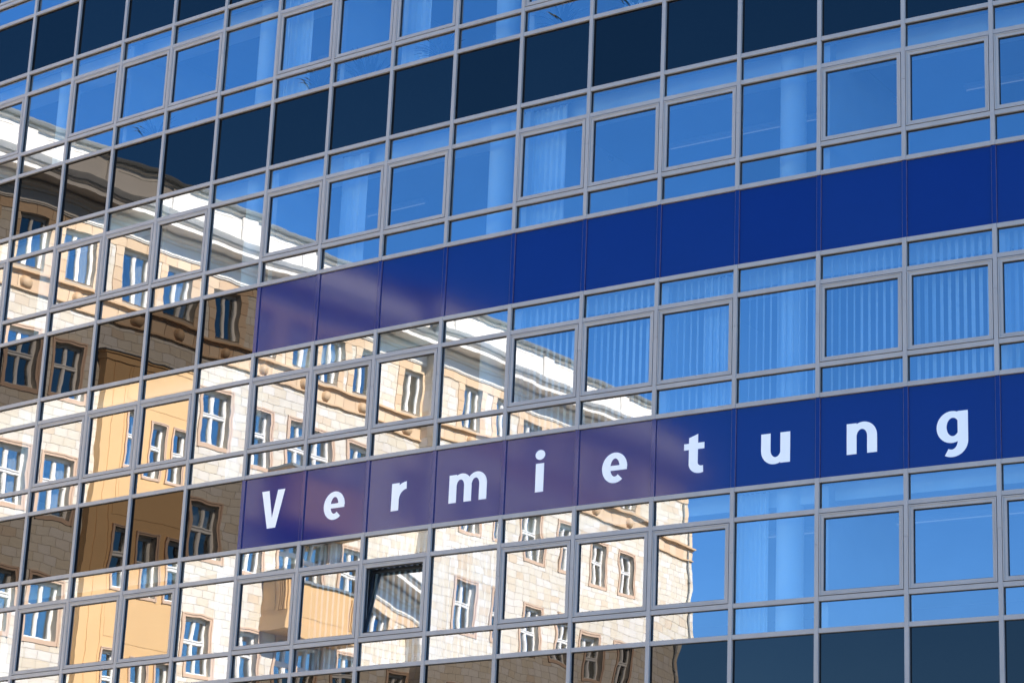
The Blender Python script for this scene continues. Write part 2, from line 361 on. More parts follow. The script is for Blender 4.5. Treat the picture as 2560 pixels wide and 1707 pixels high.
# lettering on the blue band -----------------------------------------------------------------
def ell(cx, cy, rx, ry, a0, a1, n=18): return [(cx + rx * math.cos(R(a0 + (a1 - a0) * k / n)), cy + ry * math.sin(R(a0 + (a1 - a0) * k / n))) for k in range(n + 1)]
def sector(co, ro, ci, ri, a0, a1, n=22):
    return ell(*co, *ro, a0, a1, n) , ell(*ci, *ri, a0, a1, n)
def rect(x0, x1, y0, y1): return [(x0, y0), (x1, y0), (x1, y1), (x0, y1)]
def glyph(ch):
    """list of convex-ish pieces: polygons, or ('ring', outer, inner)"""
    if ch == 'V': return [[(-.085, 0), (.085, 0), (.002, .17), (-.085, .64), (-.235, .64)], [(.085, 0), (.238, .64), (.092, .64), (.002, .17)]], 0
    if ch == 'i': return [rect(-.07, .07, 0, .45), ell(0, .585, .083, .078, 0, 360, 24)[:-1]], 0
    if ch == 'n': return [rect(0, .14, 0, .45), ('ring',) + sector((.235, .25), (.195, .212), (.215, .25), (.075, .108), 0, 180), rect(.29, .43, 0, .251)], -.215
    if ch == 'u':
        return [rect(.285, .43, 0, .45), ('ring',) + sector((.195, .20), (.195, .212), (.215, .20), (.075, .108), 180, 360), rect(0, .14, .199, .45)], -.215
    if ch == 'm': return [rect(0, .135, 0, .45), ('ring',) + sector((.225, .26), (.18, .2), (.2025, .26), (.0675, .105), 0, 180), rect(.27, .405, 0, .261),
                          ('ring',) + sector((.495, .26), (.18, .2), (.4725, .26), (.0675, .105), 0, 165), rect(.54, .675, 0, .261)], -.3375
    if ch == 'r': return [rect(0, .14, 0, .45), ('ring',) + sector((.285, .2), (.245, .262), (.285, .16), (.146, .18), 93, 172, 14)], -.15
    if ch == 'e': return [('ring',) + sector((0, .228), (.205, .235), (.005, .232), (.075, .140), 0, 309, 40), rect(-.14, .2, .185, .262)], 0
    if ch == 't': return [[(-.07, .12), (.07, .12), (.07, .585), (-.07, .535)], rect(-.145, .17, .355, .45), ('ring',) + sector((.095, .14), (.165, .15), (.13, .15), (.06, .05), 170, 292, 16)], 0
    if ch == 'g': return [('ring',) + sector((-.005, .235), (.205, .228), (.01, .235), (.085, .132), 0, 360, 40), rect(.075, .215, .02, .455),
                          ('ring',) + sector((.0, .03), (.215, .225), (-.01, .03), (.085, .118), 0, -118, 22)], 0
def letter_mesh(ch):
    pcs, sh = glyph(ch); b = MB(); k = 0
    for p_ in pcs:
        y0 = -.0016 - .0004 * k; k += 1
        if p_[0] == 'ring':
            o_, i_ = p_[1], p_[2]
            for j in range(len(o_) - 1):
                q = [o_[j], o_[j + 1], i_[j + 1], i_[j]]
                ar = sum(q[m][0] * q[(m + 1) % 4][1] - q[(m + 1) % 4][0] * q[m][1] for m in range(4))
                if ar < 0: q = q[::-1]
                i0 = len(b.v)
                b.v += [(x + sh, y0, z_) for x, z_ in q] + [(x + sh, 0, z_) for x, z_ in q]
                b.f.append((i0, i0 + 1, i0 + 2, i0 + 3)); b.mi.append(0); b.smooth.append(False)
                for m in range(4):
                    m2 = (m + 1) % 4; b.f.append((i0 + m2, i0 + m, i0 + 4 + m, i0 + 4 + m2)); b.mi.append(0); b.smooth.append(False)
        else:
            q = [(x + sh, z_) for x, z_ in p_]
            ar = sum(q[m][0] * q[(m + 1) % len(q)][1] - q[(m + 1) % len(q)][0] * q[m][1] for m in range(len(q)))
            if ar < 0: q = q[::-1]
            b.extrude_poly(q, y0, 0)
    b.v = [(x * 1.08, y, z_) for x, y, z_ in b.v]
    return b.mesh('letter', 'white_film')
LM = {}
for i, ch in enumerate('Vermietung'):
    if ch not in LM: LM[ch] = letter_mesh(ch)
    o = link('letter', LM[ch], panels[(i, 1)], (W / 2, -.0035, H - OB - .925 - TW - .006)); o['label'] = 'white letter %s on blue panel' % ch

# interior: slabs, ceilings, walls, columns ----------------------------------------------------
DEPTH = 9.0
def strip(y0, y1, z0, z1, m, name):
    b = MB()
    for c in range(CMIN, CMAX):
        A = [inward(c, 0, y0) , inward(c, W, y0)]; Bk = [inward(c, 0, y1), inward(c, W, y1)]
        if c > CMIN: Bk[0] = prevB
        prevB = Bk[1]
        p0 = [Vector(q) - BASE for q in (A[0], A[1], Bk[1], Bk[0])]
        lo = [(q.x, q.y, z0) for q in p0]; hi = [(q.x, q.y, z1) for q in p0]
        b.quad(lo[::-1]); b.quad(hi); b.quad([lo[0], lo[1], hi[1], hi[0]]); b.quad([lo[2], lo[3], hi[3], hi[2]])
        if c == CMIN: b.quad([lo[3], lo[0], hi[0], hi[3]])
        if c == CMAX - 1: b.quad([lo[1], lo[2], hi[2], hi[1]])
    return link(name, b.mesh(name, m), office)
for s in range(0, 6):
    zc = za(s) + OB if s > 0 else za(1) - H + OB
    zf = zc + (H - OB) - .42
    strip(.07, .16, zc - .03, zc + H - OB + .03, 'render_in', 'spandrel_backing')
    strip(.17, DEPTH, zc + .10, zf - .005, 'ceil_in', 'floor_slab')
    strip(.17, DEPTH, zf, zf + .01, 'carpet', 'floor_covering')
    strip(.17, 1.1, zc + H - OB - .06, zc + H - OB - .025, 'wall_in', 'window_sill')
    strip(.42, .9, zc - .2, zc + .095, 'column', 'bulkhead')
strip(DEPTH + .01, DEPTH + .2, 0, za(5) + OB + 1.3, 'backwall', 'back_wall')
for c, x in ((CMIN, .01), (CMAX - 1, W - .2)):
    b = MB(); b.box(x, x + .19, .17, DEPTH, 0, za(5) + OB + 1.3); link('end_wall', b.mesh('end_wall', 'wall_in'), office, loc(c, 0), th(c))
strip(-.06, DEPTH + .3, za(5) + OB + 1.32, za(5) + OB + 1.75, 'alu', 'roof_edge')
# storeys below the picture: same grid, joined
b = MB(); zb = za(1) - H + OB
for c in range(CMIN, CMAX):
    a = th(c); ca, sa = math.cos(a), math.sin(a); lx, ly, _ = loc(c)
    def Lw(x, y, z): return (lx + x * ca - y * sa, ly + x * sa + y * ca, z)
    def lbox(x0, x1, y0, y1, z0, z1, mi):
        i = len(b.v); b.v += [Lw(*q) for q in ((x0, y0, z0), (x1, y0, z0), (x1, y1, z0), (x0, y1, z0), (x0, y0, z1), (x1, y0, z1), (x1, y1, z1), (x0, y1, z1))]
        for fc in ((3, 2, 1, 0), (4, 5, 6, 7), (0, 1, 5, 4), (1, 2, 6, 5), (2, 3, 7, 6), (3, 0, 4, 7)):
            b.f.append(tuple(i + k for k in fc)); b.mi.append(mi); b.smooth.append(False)
    lbox(-MW, MW, -.045, .06, 0, za(1) - 1.355, 0)
    zz = zb - TW - .003
    for (h, mi) in ((OB - OC, 1), (OC - OD, 1), (OD, 1), (H - OB, 2), (OB - OC, 1), (OC - OD, 1), (OD, 1)):
        if zz - h < .3: break
        lbox(MW + .005, W - MW - .005, .012, .03, zz - h + TW, zz - TW, mi)
        lbox(MW + .002, W - MW - .002, -.041, .05, zz - h - TW + .002, zz - h + TW - .002, 0); zz -= h
    lbox(MW + .005, W - MW - .005, .0, .1, 0.0, zz - TW, 3)
tag(link('lower_storeys', b.mesh('lower_storeys', ['alu', 'clear', 'dark', 'render_in']), office), kind='stuff')
# round columns behind the fixed lights
def lathe(prof, seg=20):
    b = MB(); rings = []
    for (r, z) in prof:
        i = len(b.v); b.v += [(r * math.cos(2 * math.pi * k / seg), r * math.sin(2 * math.pi * k / seg), z) for k in range(seg)]; rings.append(i)
    for p_, q in zip(rings, rings[1:]):
        for k in range(seg):
            b.f.append((p_ + k, p_ + (k + 1) % seg, q + (k + 1) % seg, q + k)); b.mi.append(0); b.smooth.append(True)
    return b
hcl = OB + .10 + .42 - .01
ME_COL = lathe([(.2, 0), (.2, hcl)], 28).mesh('column', 'column')
for c in range(CMIN, CMAX):
    if c % 4 == 3:
        for f in FLOORS:
            q = inward(c, W * .5, .48, za(f) - .41) - BASE
            link('column', ME_COL, office, q)
# partition walls between rooms, at mullions
b = MB(); b.box(-.05, .05, .2, 3.2, 0, hcl - .005); ME_PART = b.mesh('partition_wall', 'wall_in')
for (c, f) in ((8, 3), (0, 3), (4, 3), (-3, 4), (1, 4), (4, 4), (-2, 3), (8, 1), (4, 2), (10, 2), (0, 2), (0, 1), (3, 1), (11, 3), (6, 2)):
    q = inward(c, .02, 0, za(f) - .405) - BASE
    link('partition_wall', ME_PART, office, q, th(c))

# ------------------------------------------------------------------ the stone apartment house opposite (seen mirrored in the glass)
PHI = R(148.3); DIST = 48.0
NX, NY = math.cos(PHI), math.sin(PHI)
house = tag(empty('apartment_house', (NX * DIST, NY * DIST, 0), PHI - math.pi / 2), 'cream stone apartment house with orange bay and balconies mirrored in the glass', 'building')
# local frame: x = -t (t runs to the right in the mirror image), y into the building, z up
TL, TJ, TR_ = -28.0, -2.93, 18.6      # left end, jog, right corner
JOG = 0.70
def ochre_mat(name):
    m, nt, n, l, out = mat(name)
    b = n.new('ShaderNodeBsdfPrincipled'); l.new(b.outputs[0], out.inputs[0]); b.inputs['Roughness'].default_value = 0.55
    src = n.new('ShaderNodeNewGeometry').outputs['Random Per Island']
    cr = n.new('ShaderNodeValToRGB'); el = cr.color_ramp.elements
    el[0].position = 0; el[0].color = (.70, .56, .40, 1); el[1].position = 1; el[1].color = (.62, .45, .29, 1)
    e = el.new(.5); e.color = (.67, .51, .34, 1)
    l.new(src, cr.inputs[0]); l.new(cr.outputs[0], b.inputs['Base Color']); return m
M['ochre_blocks'] = ochre_mat('ochre_blocks')
STO = [(21.7, 23.2), (18.4, 20.0), (15.1, 16.7), (11.8, 13.4), (8.5, 10.1), (5.2, 6.8), (1.9, 3.5)]
SECT = {'L': dict(y=0.0, dz=0.0, t0=TL, t1=TJ, wins=[-26.4, -24.5, -22.55, -20.65, -18.25, -16.18, -14.0, -11.6, -9.9, -8.3, -6.6, -3.55]),
        'R': dict(y=-JOG, dz=.2, t0=TJ, t1=TR_, wins=[-.1, 1.8, 4.78, 6.78, 10.05, 12.1])}
WW = .98
def sub_rect(rs, h):
    out = []
    for r in rs:
        x0, x1, z0, z1 = r[:4]; a0, a1, b0, b1 = h
        if a1 <= x0 or a0 >= x1 or b1 <= z0 or b0 >= z1: out.append(r); continue
        if b0 > z0: out.append((x0, x1, z0, b0))
        if b1 < z1: out.append((x0, x1, b1, z1))
        m0, m1 = max(z0, b0), min(z1, b1)
        if a0 > x0: out.append((x0, a0, m0, m1))
        if a1 < x1: out.append((a1, x1, m0, m1))
    return [r for r in out if r[1] - r[0] > .012 and r[3] - r[2] > .012]
# window meshes (origin bottom centre of the opening, on the wall plane)
def win_mesh(w, h, cols, transom):
    b = MB(); y0, y1 = .17, .25; fw = .065; hw = w / 2
    b.box(-hw, -hw + fw, y0, y1, 0, h); b.box(hw - fw, hw, y0, y1, 0, h); b.box(-hw + fw, hw - fw, y0, y1, 0, fw); b.box(-hw + fw, hw - fw, y0, y1, h - fw, h)
    cells = []
    zs = [fw, h - fw]
    if transom:
        zt = h * .57; b.box(-hw + fw, hw - fw, y0 - .025, y1, zt - .06, zt + .06); b.box(-hw + fw, hw - fw, y0 - .05, y0 - .025, zt + .02, zt + .05); zs = [fw, zt - .06, zt + .06, h - fw]
    xs = [-hw + fw, hw - fw]
    if cols == 2:
        for k in range(0, len(zs), 2): b.box(-.045, .045, y0 - .012, y1, zs[k], zs[k + 1])
        xs = [-hw + fw, -.045, .045, hw - fw]
    for i in range(0, len(xs), 2):
        for k in range(0, len(zs), 2):
            cells.append((xs[i], xs[i + 1], zs[k], zs[k + 1]))
            # casement stile, slightly proud
            x0, x1, z0, z1 = xs[i], xs[i + 1], zs[k], zs[k + 1]; q = .016
            b.box(x0, x0 + q, y0 + .012, y1, z0, z1); b.box(x1 - q, x1, y0 + .012, y1, z0, z1); b.box(x0 + q, x1 - q, y0 + .012, y1, z0, z0 + q); b.box(x0 + q, x1 - q, y0 + .012, y1, z1 - q, z1)
    return b.mesh('window', 'wframe'), cells
def surround_mesh(w, h, sw, top):
    b = MB(); hw = w / 2; p0 = -.035
    if not top:
        for (x0, x1, z0, z1) in ((-hw - sw, -hw, -sw * 1.1, h + sw), (hw, hw + sw, -sw * 1.1, h + sw), (-hw, hw, h, h + sw), (-hw, hw, -sw * 1.1, 0)):
            b.box(x0, x1, p0, .02, z0, z1, 0)
        q = sw * .4      # outer moulding
        for (x0, x1, z0, z1) in ((-hw - sw, -hw - sw + q, -sw * 1.1, h + sw), (hw + sw - q, hw + sw, -sw * 1.1, h + sw), (-hw - sw + q, hw + sw - q, h + sw - q, h + sw)):
            b.box(x0 - .003, x1 + .003, p0 - .02, p0, z0, z1 + .003, 0)
    d = .36
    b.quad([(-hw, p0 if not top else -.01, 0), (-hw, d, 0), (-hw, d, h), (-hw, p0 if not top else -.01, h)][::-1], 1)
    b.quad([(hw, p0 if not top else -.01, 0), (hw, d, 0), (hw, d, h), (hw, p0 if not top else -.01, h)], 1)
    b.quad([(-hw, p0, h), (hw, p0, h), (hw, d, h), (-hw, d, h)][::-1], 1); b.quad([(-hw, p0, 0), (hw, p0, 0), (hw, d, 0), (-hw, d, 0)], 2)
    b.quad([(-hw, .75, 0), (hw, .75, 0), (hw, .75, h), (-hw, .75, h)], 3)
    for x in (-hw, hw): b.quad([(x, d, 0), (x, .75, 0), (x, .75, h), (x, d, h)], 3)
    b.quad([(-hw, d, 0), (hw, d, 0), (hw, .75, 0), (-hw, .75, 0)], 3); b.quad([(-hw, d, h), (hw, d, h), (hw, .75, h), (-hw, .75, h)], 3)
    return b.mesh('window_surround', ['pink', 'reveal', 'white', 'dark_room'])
def pane_cells(cells):
    out = []
    for (x0, x1, z0, z1) in cells:
        b = MB(); b.quad([(x0, .225, z0), (x1, .225, z0), (x1, .225, z1), (x0, .225, z1)]); b.box(x0, x1, .2255, .23, z0, z1, 0, skip='fb'); out.append(b.mesh('pane', 'pane'))
    return out
SW = .115
WIN = {'n': win_mesh(WW, 1.6, 2, True), 't': win_mesh(WW, 1.5, 2, False), 'b': win_mesh(.52, 1.62, 1, True)}
PANE = {k: pane_cells(v[1]) for k, v in WIN.items()}
SUR = {'n': surround_mesh(WW, 1.6, SW, False), 't': surround_mesh(WW, 1.5, SW, True), 'b': surround_mesh(.52, 1.62, .07, False)}
def house_curtain(w, h, full):
    b = MB(); n = 16; z0 = 0 if full else h * .45
    for side in (0, 1) if full else (0,):
        pts = []
        for k in range(n + 1):
            u = k / n
            x = (-w / 2 + u * w * .3) if (full and side == 0) else ((w / 2 - w * .3 + u * w * .3) if full else (-w / 2 + u * w))
            pts.append((x, .36 + .025 * math.sin(u * (22 if not full else 9) + side)))
        for p_, q in zip(pts, pts[1:]): b.quad([(p_[0], p_[1], z0), (q[0], q[1], z0), (q[0], q[1], h), (p_[0], p_[1], h)], 0, True)
    return b.mesh('curtain', 'curtain')
CUR = {k: (house_curtain(w, h, True), house_curtain(w, h, False)) for k, (w, h) in {'n': (WW, 1.6), 't': (WW, 1.5), 'b': (.52, 1.62)}.items()}
hr = random.Random(5)
def house_window(kind, t, y, z):
    w = link('window', WIN[kind][0], house, (-t, y, z))
    for me in PANE[kind]: link('pane', me, w)
    link('window_surround', SUR[kind], w)
    r = hr.random()
    if r < .40: link('curtain', CUR[kind][0 if r < .25 else 1], w)
tiles_full = []; tile_rects = {'L': [], 'R': []}
TWD, THG = .42, .252
bay = (-19.3, -15.45, -1.6, 20.12)
for key, S in SECT.items():
    y, dz, t0, t1 = S['y'], S['dz'], S['t0'], S['t1']
    holes = []; openings = []; och = []
    for t in S['wins']:
        for k, (z0, z1) in enumerate(STO):
            z0 += dz; z1 += dz
            if key == 'L' and bay[0] - .3 < t < bay[1] + .3 and k > 0: continue
            kind = 't' if k == 0 else 'n'
            house_window(kind, t, y, z0 + EYE)
            openings.append((t - WW / 2, t + WW / 2, z0, z1))
            if k == 0:
                holes.append((t - WW / 2 - .28, t + WW / 2 + .28, 21.5 + dz, z1 + .02))
                for sgn in (-1, 1):
                    zc = 21.5 + dz
                    while zc < z1 - .01:
                        h_ = min(.36, z1 - zc); och.append((min(t + sgn * WW / 2, t + sgn * (WW / 2 + .28)), max(t + sgn * WW / 2, t + sgn * (WW / 2 + .28)), zc, zc + h_)); zc += h_
            else:
                holes.append((t - WW / 2 - SW, t + WW / 2 + SW, z0 - SW * 1.1, z1 + SW))
    zs0, zs1 = 20.97 + dz, 21.5 + dz; zh0, zh1 = 23.2 + dz, 23.5 + dz
    holes += [(t0 - 1, t1 + 1, zs0, zs1), (t0 - 1, t1 + 1, zh0, 40)]
    if key == 'L': holes.append(bay)
    # ochre courses
    tt = t0
    while tt < t1:
        w_ = hr.uniform(.38, .6); och.append((tt, min(tt + w_, t1), zs0 + .05, zs1 - .06)); tt += w_
    tt = t0
    while tt < t1:
        w_ = hr.uniform(.45, .8); och.append((tt, min(tt + w_, t1), zh0, zh1)); tt += w_
    och += [(t1 - .3, t1, z_, z_ + .5) for z_ in ([] if key == 'L' else [21.75 + .5 * k for k in range(3)])]
    b = MB(); g_ = .006
    for (a0, a1, b0, b1) in och: b.box(-a1 + g_, -a0 - g_, y - .03, y + .02, b0 + EYE + g_, b1 + EYE - g_, 0, skip='b')
    tag(link('ochre_stone_course', b.mesh('ochre_stone_course', 'ochre_blocks'), house), kind='stuff')
    # mouldings of the string course
    b = MB()
    for (b0, b1, pr) in ((zs0 - .03, zs0 + .0, .05), (zs0 + .002, zs0 + .05, .10), (zs1 - .07, zs1 - .02, .08), (zs1 - .018, zs1 + .05, .19)):
        b.box(-t1, -t0, y - pr, y + .02, b0 + EYE, b1 + EYE)
    link('string_course_moulding', b.mesh('string_course_moulding', 'ochre'), house)
    bm_ = lathe([(.19, .0), (.19, .03), (.165, .05)] + [(.165 * math.cos(R(a_)), .05 + .13 * math.sin(R(a_))) for a_ in (15, 30, 45, 60, 75, 89)], 20)
    bm_.v = [(vx, -vz, vy) for vx, vy, vz in bm_.v]
    ME_BALL = bm_.mesh('boss', 'ochre')
    for t in S['wins']: link('boss', ME_BALL, house, (-t, y - .028, EYE + (zs0 + zs1) / 2 - .02))
    # stones
    z = -1.6; row = 0
    while z < 23.3:
        off = hr.uniform(0, TWD)
        tt = t0 - off
        while tt < t1:
            r0 = (max(tt, t0), min(tt + TWD, t1), z, z + THG)
            if r0[1] - r0[0] > .02:
                rs = [r0]
                for h_ in holes: rs = sub_rect(rs, h_)
                if rs == [r0] and abs(r0[1] - r0[0] - TWD) < 1e-6: tiles_full.append((r0, y))
                else: tile_rects[key] += rs
            tt += TWD
        z += THG; row += 1
    # mortar backing with the window openings left free
    hs = openings + ([(-19.2, -15.55, -1.6, 20.0)] if key == 'L' else [])
    xs = sorted({t0, t1} | {v for h_ in hs for v in h_[:2]}); zs = sorted({-1.6, 25.6 + dz} | {v for h_ in hs for v in h_[2:]})
    b = MB()
    for x0, x1 in zip(xs, xs[1:]):
        run = None
        for z0, z1 in zip(zs, zs[1:]):
            cx, cz = (x0 + x1) / 2, (z0 + z1) / 2
            if x1 - x0 < 1e-6 or any(h_[0] < cx < h_[1] and h_[2] < cz < h_[3] for h_ in hs): continue
            b.quad([(-x1, y, z0 + EYE), (-x0, y, z0 + EYE), (-x0, y, z1 + EYE), (-x1, y, z1 + EYE)])
    if key == 'R':
        b.quad([(-t0, y, 0), (-t0, 0.0, 0), (-t0, 0.0, 25.6 + dz + EYE), (-t0, y, 25.6 + dz + EYE)]); b.quad([(-t1, 12, 0), (-t1, y, 0), (-t1, y, 25.6 + dz + EYE), (-t1, 12, 25.6 + dz + EYE)])
    else:
        b.quad([(-t0, y, 0), (-t0, 12, 0), (-t0, 12, 25.6 + EYE), (-t0, y, 25.6 + EYE)])
    link('wall', b.mesh('wall', 'mortar'), house)
    # cornice, attic and roof: one profile run along the wall
    zb_ = zh1 + EYE
    groups = [('frieze', 'white', [(.02, 0), (.07, 0), (.07, .04), (.10, .04), (.10, .09), (.06, .10), (.06, .37), (.15, .39), (.15, .46), (.28, .50), (.28, .57), (.02, .57)]),
              ('cornice', 'white', [(.02, .66), (.80, .66), (.80, .61), (.86, .61), (.86, .74), (.90, .75), (.95, .79), (.95, .83), (.02, .83)]),
              ('cornice_cover', 'zinc', [(.98, .81), (.99, .835), (.70, 1.02), (.14, 1.40), (.02, 1.40), (.02, .831), (.95, .831)]),
              ('attic_wall', 'white', [(.02, 1.401), (.13, 1.401), (.13, 1.46), (.09, 1.47), (.09, 2.10), (.20, 2.14), (.20, 2.19), (.02, 2.19)]),
              ('roof', 'zinc', [(.34, 2.20), (.36, 2.26), (.30, 2.33), (.22, 2.33), (-5.0, 4.2), (-5.0, 2.191), (.30, 2.191)])]
    e0, e1 = (t0, t1) if key == 'L' else (t0 - .42, t1 + .45)
    for nm, m_, prof in groups:
        b = MB(); n_ = len(prof)
        ex0, ex1 = (e0, e1) if key == 'L' or nm in ('cornice', 'cornice_cover') else (t0 - (.12 if nm != 'roof' else .3), t1 + .12)
        P0 = [(-ex0, y - d_, zb_ + z_) for d_, z_ in prof]; P1 = [(-ex1, y - d_, zb_ + z_) for d_, z_ in prof]
        for k in range(n_):
            k2 = (k + 1) % n_; b.quad([P0[k], P1[k], P1[k2], P0[k2]])
        b.quad(P0); b.quad(P1[::-1])
        me = b.mesh(nm, m_)
        bm = bmesh.new(); bm.from_mesh(me); bmesh.ops.remove_doubles(bm, verts=bm.verts, dist=1e-5); bmesh.ops.recalc_face_normals(bm, faces=bm.faces); bm.to_mesh(me); bm.free()
        link(nm, me, house)
    b = MB()
    tt = t0 + 1.6
    while tt < t1 - 1:
        b.box(-tt - .28, -tt + .28, y - .17, y - .05, zb_ + 1.30, zb_ + 2.09); tt += 3.25
    link('attic_pilaster', b.mesh('attic_pilaster', 'white'), house)
    b = MB(); tt = t0 + 2.2
    while tt < t1 - 2:      # raised panels on the attic
        for (x0, x1, z0, z1) in ((-tt - 1.0, -tt + 1.0, 1.95, 1.99), (-tt - 1.0, -tt + 1.0, 1.46, 1.49)): b.box(x0 - 1.0, x1 - 1.0, y - .105, y - .08, zb_ + z0, zb_ + z1)
        tt += 3.25
    link('attic_panel', b.mesh('attic_panel', 'white'), house)
    # plain white bed strip under the corona
    b = MB()
    b.box(-t1, -t0, y - .20, y - .02, zb_ + .572, zb_ + .659); link('cornice_bed', b.mesh('cornice_bed', 'white'), house)
# core, an unseen box added to keep light out of the rooms
b = MB(); b.box(-TR_ + .05, -TL - .05, .8, 11.9, 0.05, 27.5); link('light_block', b.mesh('light_block', 'dark_room'), house)
# stones of the jog return
z = -1.6
while z < 23.6:
    for k in range(2): tile_rects['R'].append(('side', k * .35, k * .35 + .35, z, z + THG))
    z += THG
# individual stones that show largest, the rest joined
b = MB(); b.box(-TWD / 2 + .006, TWD / 2 - .006, -.009, .01, .006, THG - .006, 0, skip='b'); ME_STONE = b.mesh('stone', 'stone1')
tiles_full.sort(key=lambda q: (q[0][0] + 18.5) ** 2 * .55 + (q[0][2] - 15.5) ** 2)
chosen = [q for q in tiles_full if 10.5 < q[0][2] < 21][:300]; ch = set(id(q) for q in chosen)
for (r, y) in chosen: link('stone', ME_STONE, house, (-(r[0] + r[1]) / 2, y, r[2] + EYE))
b = MB(); g_ = .006
for q in tiles_full:
    if id(q) in ch: continue
    (x0, x1, z0, z1), y = q; pr = hr.uniform(.006, .011); b.box(-x1 + g_, -x0 - g_, y - pr, y + .01, z0 + EYE + g_, z1 + EYE - g_, 0, skip='b')
for key, S in SECT.items():
    for r in tile_rects[key]:
        if r[0] == 'side':
            b.box(-TJ - .01, -TJ + .016, -r[2] + g_, -r[1] - g_, r[3] + EYE + g_, r[4] + EYE - g_, 0, skip='l'); continue
        x0, x1, z0, z1 = r; gx = min(g_, (x1 - x0) * .3); gz = min(g_, (z1 - z0) * .3)
        b.box(-x1 + gx, -x0 - gx, S['y'] - hr.uniform(.006, .011), S['y'] + .01, z0 + EYE + gz, z1 + EYE - gz, 0, skip='b')
tag(link('facing_stones', b.mesh('facing_stones', 'stone'), house), kind='stuff')
# orange stairwell bay
bx0, bx1, bz1, bd = bay[0], bay[1], 20.05, .28
bw = []
for t in (-18.14, -16.80, -15.95):
    for k in range(0, 6):
        ztop = 18.5 - 3.35 * k; bw.append((t - .26, t + .26, ztop - 1.62, ztop)); house_window('b', t, -bd, ztop - 1.62 + EYE)
xs = sorted({bx0, bx1} | {v for h_ in bw for v in h_[:2]}); zs = sorted({-1.6, bz1} | {v for h_ in bw for v in h_[2:]})
b = MB()
for x0, x1 in zip(xs, xs[1:]):
    for z0, z1 in zip(zs, zs[1:]):
        cx, cz = (x0 + x1) / 2, (z0 + z1) / 2
        if any(h_[0] < cx < h_[1] and h_[2] < cz < h_[3] for h_ in bw): continue
        b.quad([(-x1, -bd, z0 + EYE), (-x0, -bd, z0 + EYE), (-x0, -bd, z1 + EYE), (-x1, -bd, z1 + EYE)])
b.quad([(-bx0, -bd, 0), (-bx0, .3, 0), (-bx0, .3, bz1 + EYE), (-bx0, -bd, bz1 + EYE)]); b.quad([(-bx1, .3, 0), (-bx1, -bd, 0), (-bx1, -bd, bz1 + EYE), (-bx1, .3, bz1 + EYE)])
bayo = link('bay', b.mesh('bay', 'stucco'), house)
b = MB(); b.box(-bx1 - .06, -bx0 + .06, -bd - .07, .0, bz1 + EYE, bz1 + EYE + .05); b.box(-bx1 - .03, -bx0 + .03, -bd - .035, -.0, bz1 + EYE - .16, bz1 + EYE - .002)
link('bay_cornice', b.mesh('bay_cornice', 'stucco'), bayo)
b = MB(); b.box(-bx1 - .09, -bx0 + .09, -bd - .10, .0, bz1 + EYE + .051, bz1 + EYE + .075); link('bay_flashing', b.mesh('bay_flashing', 'zinc'), bayo)
# raised stucco fields and lesenes of the bay
b = MB()
for k in range(0, 6):
    zt = 18.5 - 3.35 * k
    for (x0, x1) in ((-18.95, -18.62), (-18.5, -17.0), (-16.85, -15.6)):
        pass
    for (x0, x1, z0, z1) in ((-18.46, -15.62, zt + .38, zt + 1.42),):
        b.box(-x1, -x0, -bd - .012, -bd, z0 + EYE, z1 + EYE)
for x in (-19.0, -18.55):
    b.box(-x - .012, -x + .012, -bd - .02, -bd, 0, bz1 + EYE - .2)
link('stucco_field', b.mesh('stucco_field', 'stucco'), bayo)
# balconies
tb0, tb1, bdp = -11.12, -7.25, 1.12
def balcony_meshes():
    b = MB(); x0, x1 = -tb1, -tb0
    b.box(x0, x1, -bdp, -.02, 0, .42)                       # slab with plinth
    b.box(x0 + .03, x1 - .03, -bdp + .03, -bdp + .15, .421, 1.58); b.box(x0 + .03, x0 + .15, -bdp + .151, -.02, .421, 1.58); b.box(x1 - .15, x1 - .03, -bdp + .151, -.02, .421, 1.58)
    b.box(x0 + .015, x1 - .015, -bdp + .015, -bdp + .029, .421, .46)
    f1 = MB()
    for k in range(4):                                       # flutes at the corners, front and side
        for xc in (x1 - .12 - .085 * k, x0 + .12 + .085 * k): f1.box(xc - .022, xc + .022, -bdp - .015, -bdp + .03, .55, 1.45)
        f1.box(x1 - .03, x1 + .015, -bdp + .12 + .085 * k - .022, -bdp + .12 + .085 * k + .022, .55, 1.45)
    f1.box(x0 + .62, x1 - .62, -bdp + .018, -bdp + .03, .60, 1.42); f1.box(x1 - .03, x1 - .018, -bdp + .56, -.15, .60, 1.42)
    c1 = MB(); c1.box(x0 - .03, x1 + .03, -bdp - .04, -bdp + .2, 1.581, 1.66); c1.box(x0 - .03, x0 + .2, -bdp + .201, -.02, 1.581, 1.66); c1.box(x1 - .2, x1 + .03, -bdp + .201, -.02, 1.581, 1.66)
    return b.mesh('balcony', 'stucco'), f1.mesh('fluting', 'stucco'), c1.mesh('coping', 'zinc')
mb1, mb2, mb3 = balcony_meshes()
for k in range(1, 6):
    o = link('balcony', mb1, house, (0, 0, STO[k][0] - 1.6 + EYE)); link('fluting', mb2, o); link('coping', mb3, o)
# downpipe near the corner
b = MB(); b.tube([(-18.25, -JOG - .06, 0), (-18.25, -JOG - .06, 23.4 + EYE)], .035); 
for k in range(7): b.tube([(-18.25, -JOG - .06, 2 + 3.3 * k), (-18.25, -JOG - .06, 2.1 + 3.3 * k)], .05)
link('downpipe', b.mesh('downpipe', 'zinc'), house)

